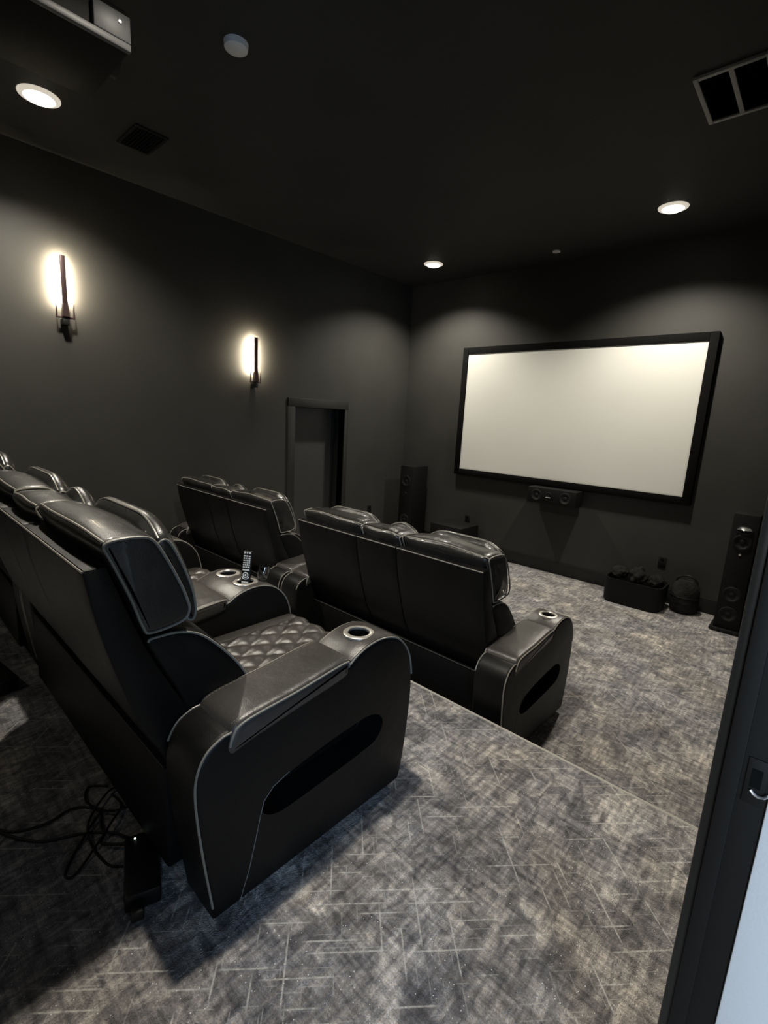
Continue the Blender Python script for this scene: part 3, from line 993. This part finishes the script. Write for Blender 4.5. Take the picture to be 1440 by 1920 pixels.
# ---------------------------------------------------------------- remote and glass in the console cup holders
cxc = -1.01 - 0.745 - 0.085
cyc = 0.53 + 0.60
r = thing('remote_control', 'black remote control with pale buttons standing in console cup holder', 'remote', (cxc - 0.002, cyc - 0.005, PZ + 0.575))
r.rotation_euler = (math.radians(-10), math.radians(2), math.radians(38))
obj('body', newbox(-0.021, 0.021, -0.009, 0.009, 0, 0.205, bev=0.005, seg=3), M_DARK, r)
rows = [(0.196, 3, 'r'), (0.181, 3, 'b'), (0.171, 4, 'b'), (0.161, 4, 'b'), (0.151, 4, 'b'), (0.141, 4, 'b'), (0.131, 3, 'b'), (0.118, 1, 'w'), (0.062, 1, 'w'), (0.053, 3, 'b')]
for z, n, k in rows:
    for i in range(n):
        ww = 0.034 / n
        x = -0.017 + ww * (i + 0.5)
        hw = ww / 2 - 0.0012
        hh = 0.0032 if k != 'r' else 0.0038
        if k == 'r': hw = 0.0035
        obj('button', newbox(x - hw, x + hw, -0.0105, -0.0085, z - hh, z + hh, bev=0.0008, seg=1), M_BTN, r)
b = bmesh.new()
tube(b, [(0.011 * math.cos(a), -0.0095, 0.095 + 0.011 * math.sin(a)) for a in [2 * PI * k / 20 for k in range(20)]], 0.0026, 6, closed=True)
obj('direction_ring', b, M_BTN, r)
b = bmesh.new(); lathe(b, [(0, 0.0115), (0.005, 0.011), (0.0055, 0.008)], 14, Matrix.Translation((0, 0, 0.095)) @ Matrix.Rotation(PI / 2, 4, 'X'))
obj('button', b, M_BTN, r)
b = bmesh.new()
tube(b, [(0.017 * math.cos(a), -0.0095, 0.093 + 0.017 * math.sin(a)) for a in [PI * (1.1 + 0.8 * k / 10) for k in range(11)]], 0.0026, 6)
obj('button', b, M_BTN, r)
g = thing('drinking_glass', 'small clear glass standing on the console right behind the remote', 'glass', (cxc + 0.012, cyc + 0.078, PZ + 0.631), 0)
g.rotation_euler = (math.radians(-16), 0, 0)
b = bmesh.new()
lathe(b, [(0, 0.0), (0.012, 0.0), (0.020, 0.006), (0.0265, 0.024), (0.0275, 0.044), (0.025, 0.068), (0.0236, 0.068), (0.026, 0.044), (0.025, 0.025), (0.019, 0.008), (0.011, 0.003), (0, 0.003)], 28)
obj('bowl', b, M_GLASS, g)


# ---------------------------------------------------------------- loudspeakers
def driver(t, x, z, r, yf, chrome=False, name='woofer'):
    b = bmesh.new()
    M = Matrix.Translation((x, yf, z)) @ Matrix.Rotation(PI / 2, 4, 'X')
    lathe(b, [(r * 1.12, 0.0005), (r * 1.12, 0.004), (r * 1.02, 0.007), (r * 0.97, 0.0045), (r * 0.9, 0.007), (r * 0.80, 0.002), (r * 0.35, -0.001), (r * 0.28, 0.004), (0, 0.008)], 32, M)
    return obj(name, b, M_SILV if chrome else M_CONE, t)


def tower(x0, x1, yf, dep, h, label):
    w_ = x1 - x0
    t = thing('tower_speaker', label, 'speaker', ((x0 + x1) / 2, yf, FZ), group='tower speakers flanking the screen')
    obj('cabinet', newbox(-w_ / 2, w_ / 2, 0, dep, 0.035, h, bev=0.008), M_SPK, t)
    obj('plinth', newbox(-w_ / 2 - 0.025, w_ / 2 + 0.03, -0.03, dep + 0.02, 0.008, 0.034, bev=0.004), M_DARK, t)
    for sx in (-1, 1):
        for yy in (-0.01, dep):
            b = bmesh.new(); lathe(b, [(0, 0), (0.01, 0), (0.012, 0.008)], 10, Matrix.Translation((sx * w_ / 2, yy, 0)))
            obj('foot', b, M_DARK, t)
    return t, w_


t, w_ = tower(-0.505, -0.315, 5.12, 0.33, 1.085, 'black tower speaker right of the screen, bright tweeter lip')
b = bmesh.new()
# horn tweeter with a bright upper lip
tube(b, [(0.058 * math.cos(a), -0.004, 0.945 + 0.033 * math.sin(a)) for a in [2 * PI * k / 24 for k in range(24)]], 0.004, 8, closed=True)
tw = obj('tweeter', b, M_DARK, t)
b = bmesh.new()
n = 14
pa = [(0.054 * math.cos(a), 0.945 + 0.030 * math.sin(a)) for a in [PI * k / n for k in range(n + 1)]]
vf = [b.verts.new((x, -0.006, z)) for x, z in pa]; vb = [b.verts.new((x * 0.8, -0.001, 0.945 + (z - 0.945) * 0.6)) for x, z in pa]
fl = b.verts.new((0, -0.022, 0.945))
for k in range(n):
    b.faces.new((vf[k], vf[k + 1], vb[k + 1], vb[k])); b.faces.new((vf[k], fl, vf[k + 1]))
o = obj('tweeter_lip', b, M_SILV, tw); o['label'] = 'bright silver upper lip of the tweeter'
for z in (0.84, 0.36, 0.175): driver(t, 0, z, 0.062, 0)
b = bmesh.new(); lathe(b, [(0, 0.004), (0.009, 0.003), (0.010, 0.0005)], 16, Matrix.Translation((0, 0, 0.725)) @ Matrix.Rotation(PI / 2, 4, 'X'))
obj('badge_glint', b, M_CHROME, t)
t, w_ = tower(-4.36, -4.13, 5.14, 0.33, 1.10, 'black tower speaker in the corner left of the screen')
for z in (0.89, 0.345): driver(t, 0, z, 0.07, 0)
driver(t, 0, 0.71, 0.02, 0, name='tweeter')

# centre speaker on a wall bracket under the screen
t = thing('centre_speaker', 'black horizontal centre speaker on wall right under the screen', 'speaker', (-2.24, 5.32, 0.86))
obj('cabinet', newbox(-0.285, 0.285, 0, 0.20, 0, 0.178, bev=0.006), M_SPK, t)
for x in (-0.175, 0.165): driver(t, x, 0.09, 0.06, 0)
tw = driver(t, -0.03, 0.105, 0.028, 0, name='tweeter')
b = bmesh.new(); tube(b, [(-0.03 + 0.028 * math.cos(a), -0.008, 0.075 + 0.004 * math.sin(a)) for a in [PI * k / 10 for k in range(11)]], 0.0045, 6)
o = obj('badge_glint', b, M_SILV, tw); o['label'] = 'small bright silver bar under the tweeter'
obj('bracket', newbox(-0.10, 0.10, 0.201, 0.2298, 0.03, 0.15), M_DARK, t)

# subwoofer behind the front row
t = thing('subwoofer', 'low black box subwoofer near left corner behind front row headrests', 'subwoofer', (-3.45, 5.02, FZ))
obj('cabinet', newbox(-0.24, 0.24, 0, 0.42, 0.03, 0.42, bev=0.01), M_SPK, t)
driver(t, 0, 0.225, 0.15, 0)
for sx in (-0.2, 0.2):
    for yy in (0.04, 0.38):
        b = bmesh.new(); lathe(b, [(0, 0), (0.018, 0), (0.018, 0.03)], 12, Matrix.Translation((sx, yy, 0)))
        obj('foot', b, M_DARK, t)


# ---------------------------------------------------------------- fabric basket by the screen wall
def rrect(hx, hy, r, n=6):
    out = []
    for cx, cy, a0 in ((hx - r, hy - r, 0), (-hx + r, hy - r, PI / 2), (-hx + r, -hy + r, PI), (hx - r, -hy + r, 1.5 * PI)):
        for k in range(n + 1):
            a = a0 + PI / 2 * k / n
            out.append((cx + r * math.cos(a), cy + r * math.sin(a)))
    return out


t = thing('storage_tub', 'low wide black rounded tub on carpet under the screen, filled with dark fabric', 'tub', (-1.215, 5.27, FZ))
b = bmesh.new()
levels = [(0.95, 0.0), (0.985, 0.02), (1.0, 0.12), (1.02, 0.245), (1.025, 0.255), (0.965, 0.255), (0.95, 0.23), (0.93, 0.03)]
rings = []
for sc_, z in levels:
    rings.append([b.verts.new((x * sc_, y * sc_, z)) for x, y in rrect(0.268, 0.19, 0.09)])
for A, B in zip(rings, rings[1:]):
    for k in range(len(A)): b.faces.new((A[k], A[(k + 1) % len(A)], B[(k + 1) % len(A)], B[k]))
b.faces.new(rings[0]); b.faces.new(rings[-1])
obj('body', b, M_SPK, t)


def crumple(rx, ry, rz, seed):
    b = bmesh.new()
    bmesh.ops.create_icosphere(b, subdivisions=4, radius=1)
    from mathutils import noise
    for v in b.verts:
        n1 = noise.noise(v.co * 2.2 + Vector((seed, 0, 0))); n2 = noise.noise(v.co * 6 + Vector((0, seed, 0)))
        k = 1 + 0.28 * n1 + 0.14 * abs(n2)
        v.co = Vector((v.co.x * rx * k, v.co.y * ry * k, v.co.z * rz * k))
    zmin = min(v.co.z for v in b.verts)
    for v in b.verts: v.co.z -= zmin
    return b


for x, y, z, rx, ry, rz, sd, lab in ((-1.388, 5.27, 0.215, 0.078, 0.12, 0.06, 3, 'flat dark crumpled cloth at left end of the black tub'),
                                     (-1.205, 5.25, 0.19, 0.078, 0.12, 0.09, 8, 'tallest dark crumpled cloth in middle of the black tub'),
                                     (-1.04, 5.27, 0.185, 0.068, 0.11, 0.075, 15, 'small dark crumpled cloth at right end of the black tub')):
    o = obj('crumpled_cloth', crumple(rx, ry, rz, sd), M_CLOTH, None, loc=(x, y, z), smooth=60)
    tag(o, lab, 'cloth', 'dark cloths in the black tub')
t = thing('round_bag', 'round black bag standing on carpet right of the tub', 'bag', (-0.80, 5.40, FZ))
b = bmesh.new()
lathe(b, [(0, 0), (0.09, 0.0), (0.118, 0.03), (0.128, 0.12), (0.122, 0.22), (0.10, 0.29), (0.06, 0.325), (0, 0.33)], 28)
obj('body', b, M_CLOTH, t)
b = bmesh.new(); tube(b, [(0.09 * math.cos(a), 0, 0.30 + 0.07 * math.sin(a)) for a in [PI * k / 14 for k in range(15)]], 0.009, 8)
obj('handle', b, M_DARK, t)
b = bmesh.new(); tube(b, [(0.126 * math.cos(a), 0.126 * math.sin(a), 0.17) for a in [2 * PI * k / 30 for k in range(30)]], 0.003, 6, closed=True)
obj('zip', b, M_DARK, t)


# ---------------------------------------------------------------- wall outlets
def outlet(loc, rz, lab):
    t = thing('wall_outlet', lab, 'outlet', loc, rz, group='black wall outlets')
    obj('plate', newbox(-0.036, 0.036, -0.007, -0.0005, -0.058, 0.058, bev=0.003), M_DARK, t)
    for z in (-0.028, 0.028):
        b = bmesh.new(); lathe(b, [(0, 0.0022), (0.016, 0.0022), (0.017, 0.0)], 18, Matrix.Translation((0, -0.007, z)) @ Matrix.Rotation(PI / 2, 4, 'X'))
        obj('socket', b, M_CAVE, t)


outlet((-1.07, WY, 0.415), 0, 'black wall outlet above the bag right of the tub')
outlet((-3.46, WY, 0.435), 0, 'black wall outlet above the low subwoofer')
outlet((LX, 4.87, 0.44), PI / 2, 'black wall outlet on left wall beside the recessed door')

# ---------------------------------------------------------------- power supply, cords and case on the platform carpet
t = thing('power_supply', 'black power brick with tangled cords on carpet behind the near loveseat', 'power supply', (-1.305, 0.452, PZ), math.radians(-20))
obj('case', newbox(-0.11, 0.11, -0.05, 0.045, 0.006, 0.062, bev=0.008), M_DARK, t)
for x in (-0.08, 0.08):
    b = bmesh.new(); lathe(b, [(0, 0), (0.01, 0), (0.01, 0.006)], 10, Matrix.Translation((x, 0, 0))); obj('foot', b, M_DARK, t)
obj('plug', newbox(0.112, 0.15, -0.035, 0.0, 0.012, 0.045, bev=0.006), M_DARK, t)
b = bmesh.new(); lathe(b, [(0, 0.002), (0.003, 0.0015), (0.0035, 0)], 10, Matrix.Translation((-0.09, -0.02, 0.062)))
o = obj('indicator_light', b, mat('lit indicator', (0.8, 0.9, 0.8), 0.4, emit=((0.8, 1.0, 0.8), 2.0)), t)


supply = t
inv = (Matrix.Translation((-1.305, 0.452, PZ)) @ Matrix.Rotation(math.radians(-20), 4, 'Z')).inverted()


def cord(pts, r):
    P = []
    m = len(pts)
    V = [Vector((x, y, PZ + r + dz)) for x, y, dz in pts]
    for i in range(m - 1):
        a, b_, c, d = V[max(0, i - 1)], V[i], V[i + 1], V[min(m - 1, i + 2)]
        for k in range(8):
            s_ = k / 8
            P.append(0.5 * ((2 * b_) + (c - a) * s_ + (2 * a - 5 * b_ + 4 * c - d) * s_ * s_ + (3 * b_ - a - 3 * c + d) * s_ ** 3))
    P.append(V[-1])
    obj('cord', tube(bmesh.new(), [inv @ p for p in P], r, 8), M_CORD, supply)


cord([(-1.86, 0.16, 0), (-1.76, 0.21, 0), (-1.72, 0.30, 0), (-1.73, 0.38, 0), (-1.66, 0.44, 0.0), (-1.56, 0.42, 0.008), (-1.50, 0.45, 0.010), (-1.44, 0.47, 0.02)], 0.0042)
cord([(-1.88, 0.15, 0.0), (-1.74, 0.20, 0.009), (-1.65, 0.27, 0), (-1.60, 0.36, 0), (-1.55, 0.42, 0), (-1.50, 0.40, 0.010), (-1.43, 0.455, 0.02)], 0.0042)
cord([(-1.62, 0.42, 0.012), (-1.53, 0.33, 0.0), (-1.47, 0.29, 0.0), (-1.45, 0.31, 0.0), (-1.50, 0.38, 0.009), (-1.56, 0.45, 0.018), (-1.62, 0.50, 0.009), (-1.70, 0.50, 0)], 0.0038)
cord([(-1.76, 0.50, 0), (-1.80, 0.45, 0), (-1.72, 0.42, 0.009), (-1.62, 0.455, 0.016), (-1.60, 0.52, 0.009), (-1.68, 0.54, 0), (-1.72, 0.50, 0.012), (-1.62, 0.40, 0.016), (-1.52, 0.375, 0.012), (-1.42, 0.39, 0.0), (-1.38, 0.42, 0.0)], 0.0038)

t = thing('black_case', 'low black case with shiny top on carpet at left photo edge', 'case', (-2.92, 0.30, PZ), math.radians(8))
obj('body', newbox(-0.22, 0.22, -0.10, 0.09, 0.004, 0.058, bev=0.008), M_DARK, t)
obj('lid', newbox(-0.222, 0.222, -0.102, 0.092, 0.0585, 0.068, bev=0.004), mat('glossy black lid', (0.02, 0.02, 0.02), 0.15, coat=0.6), t)
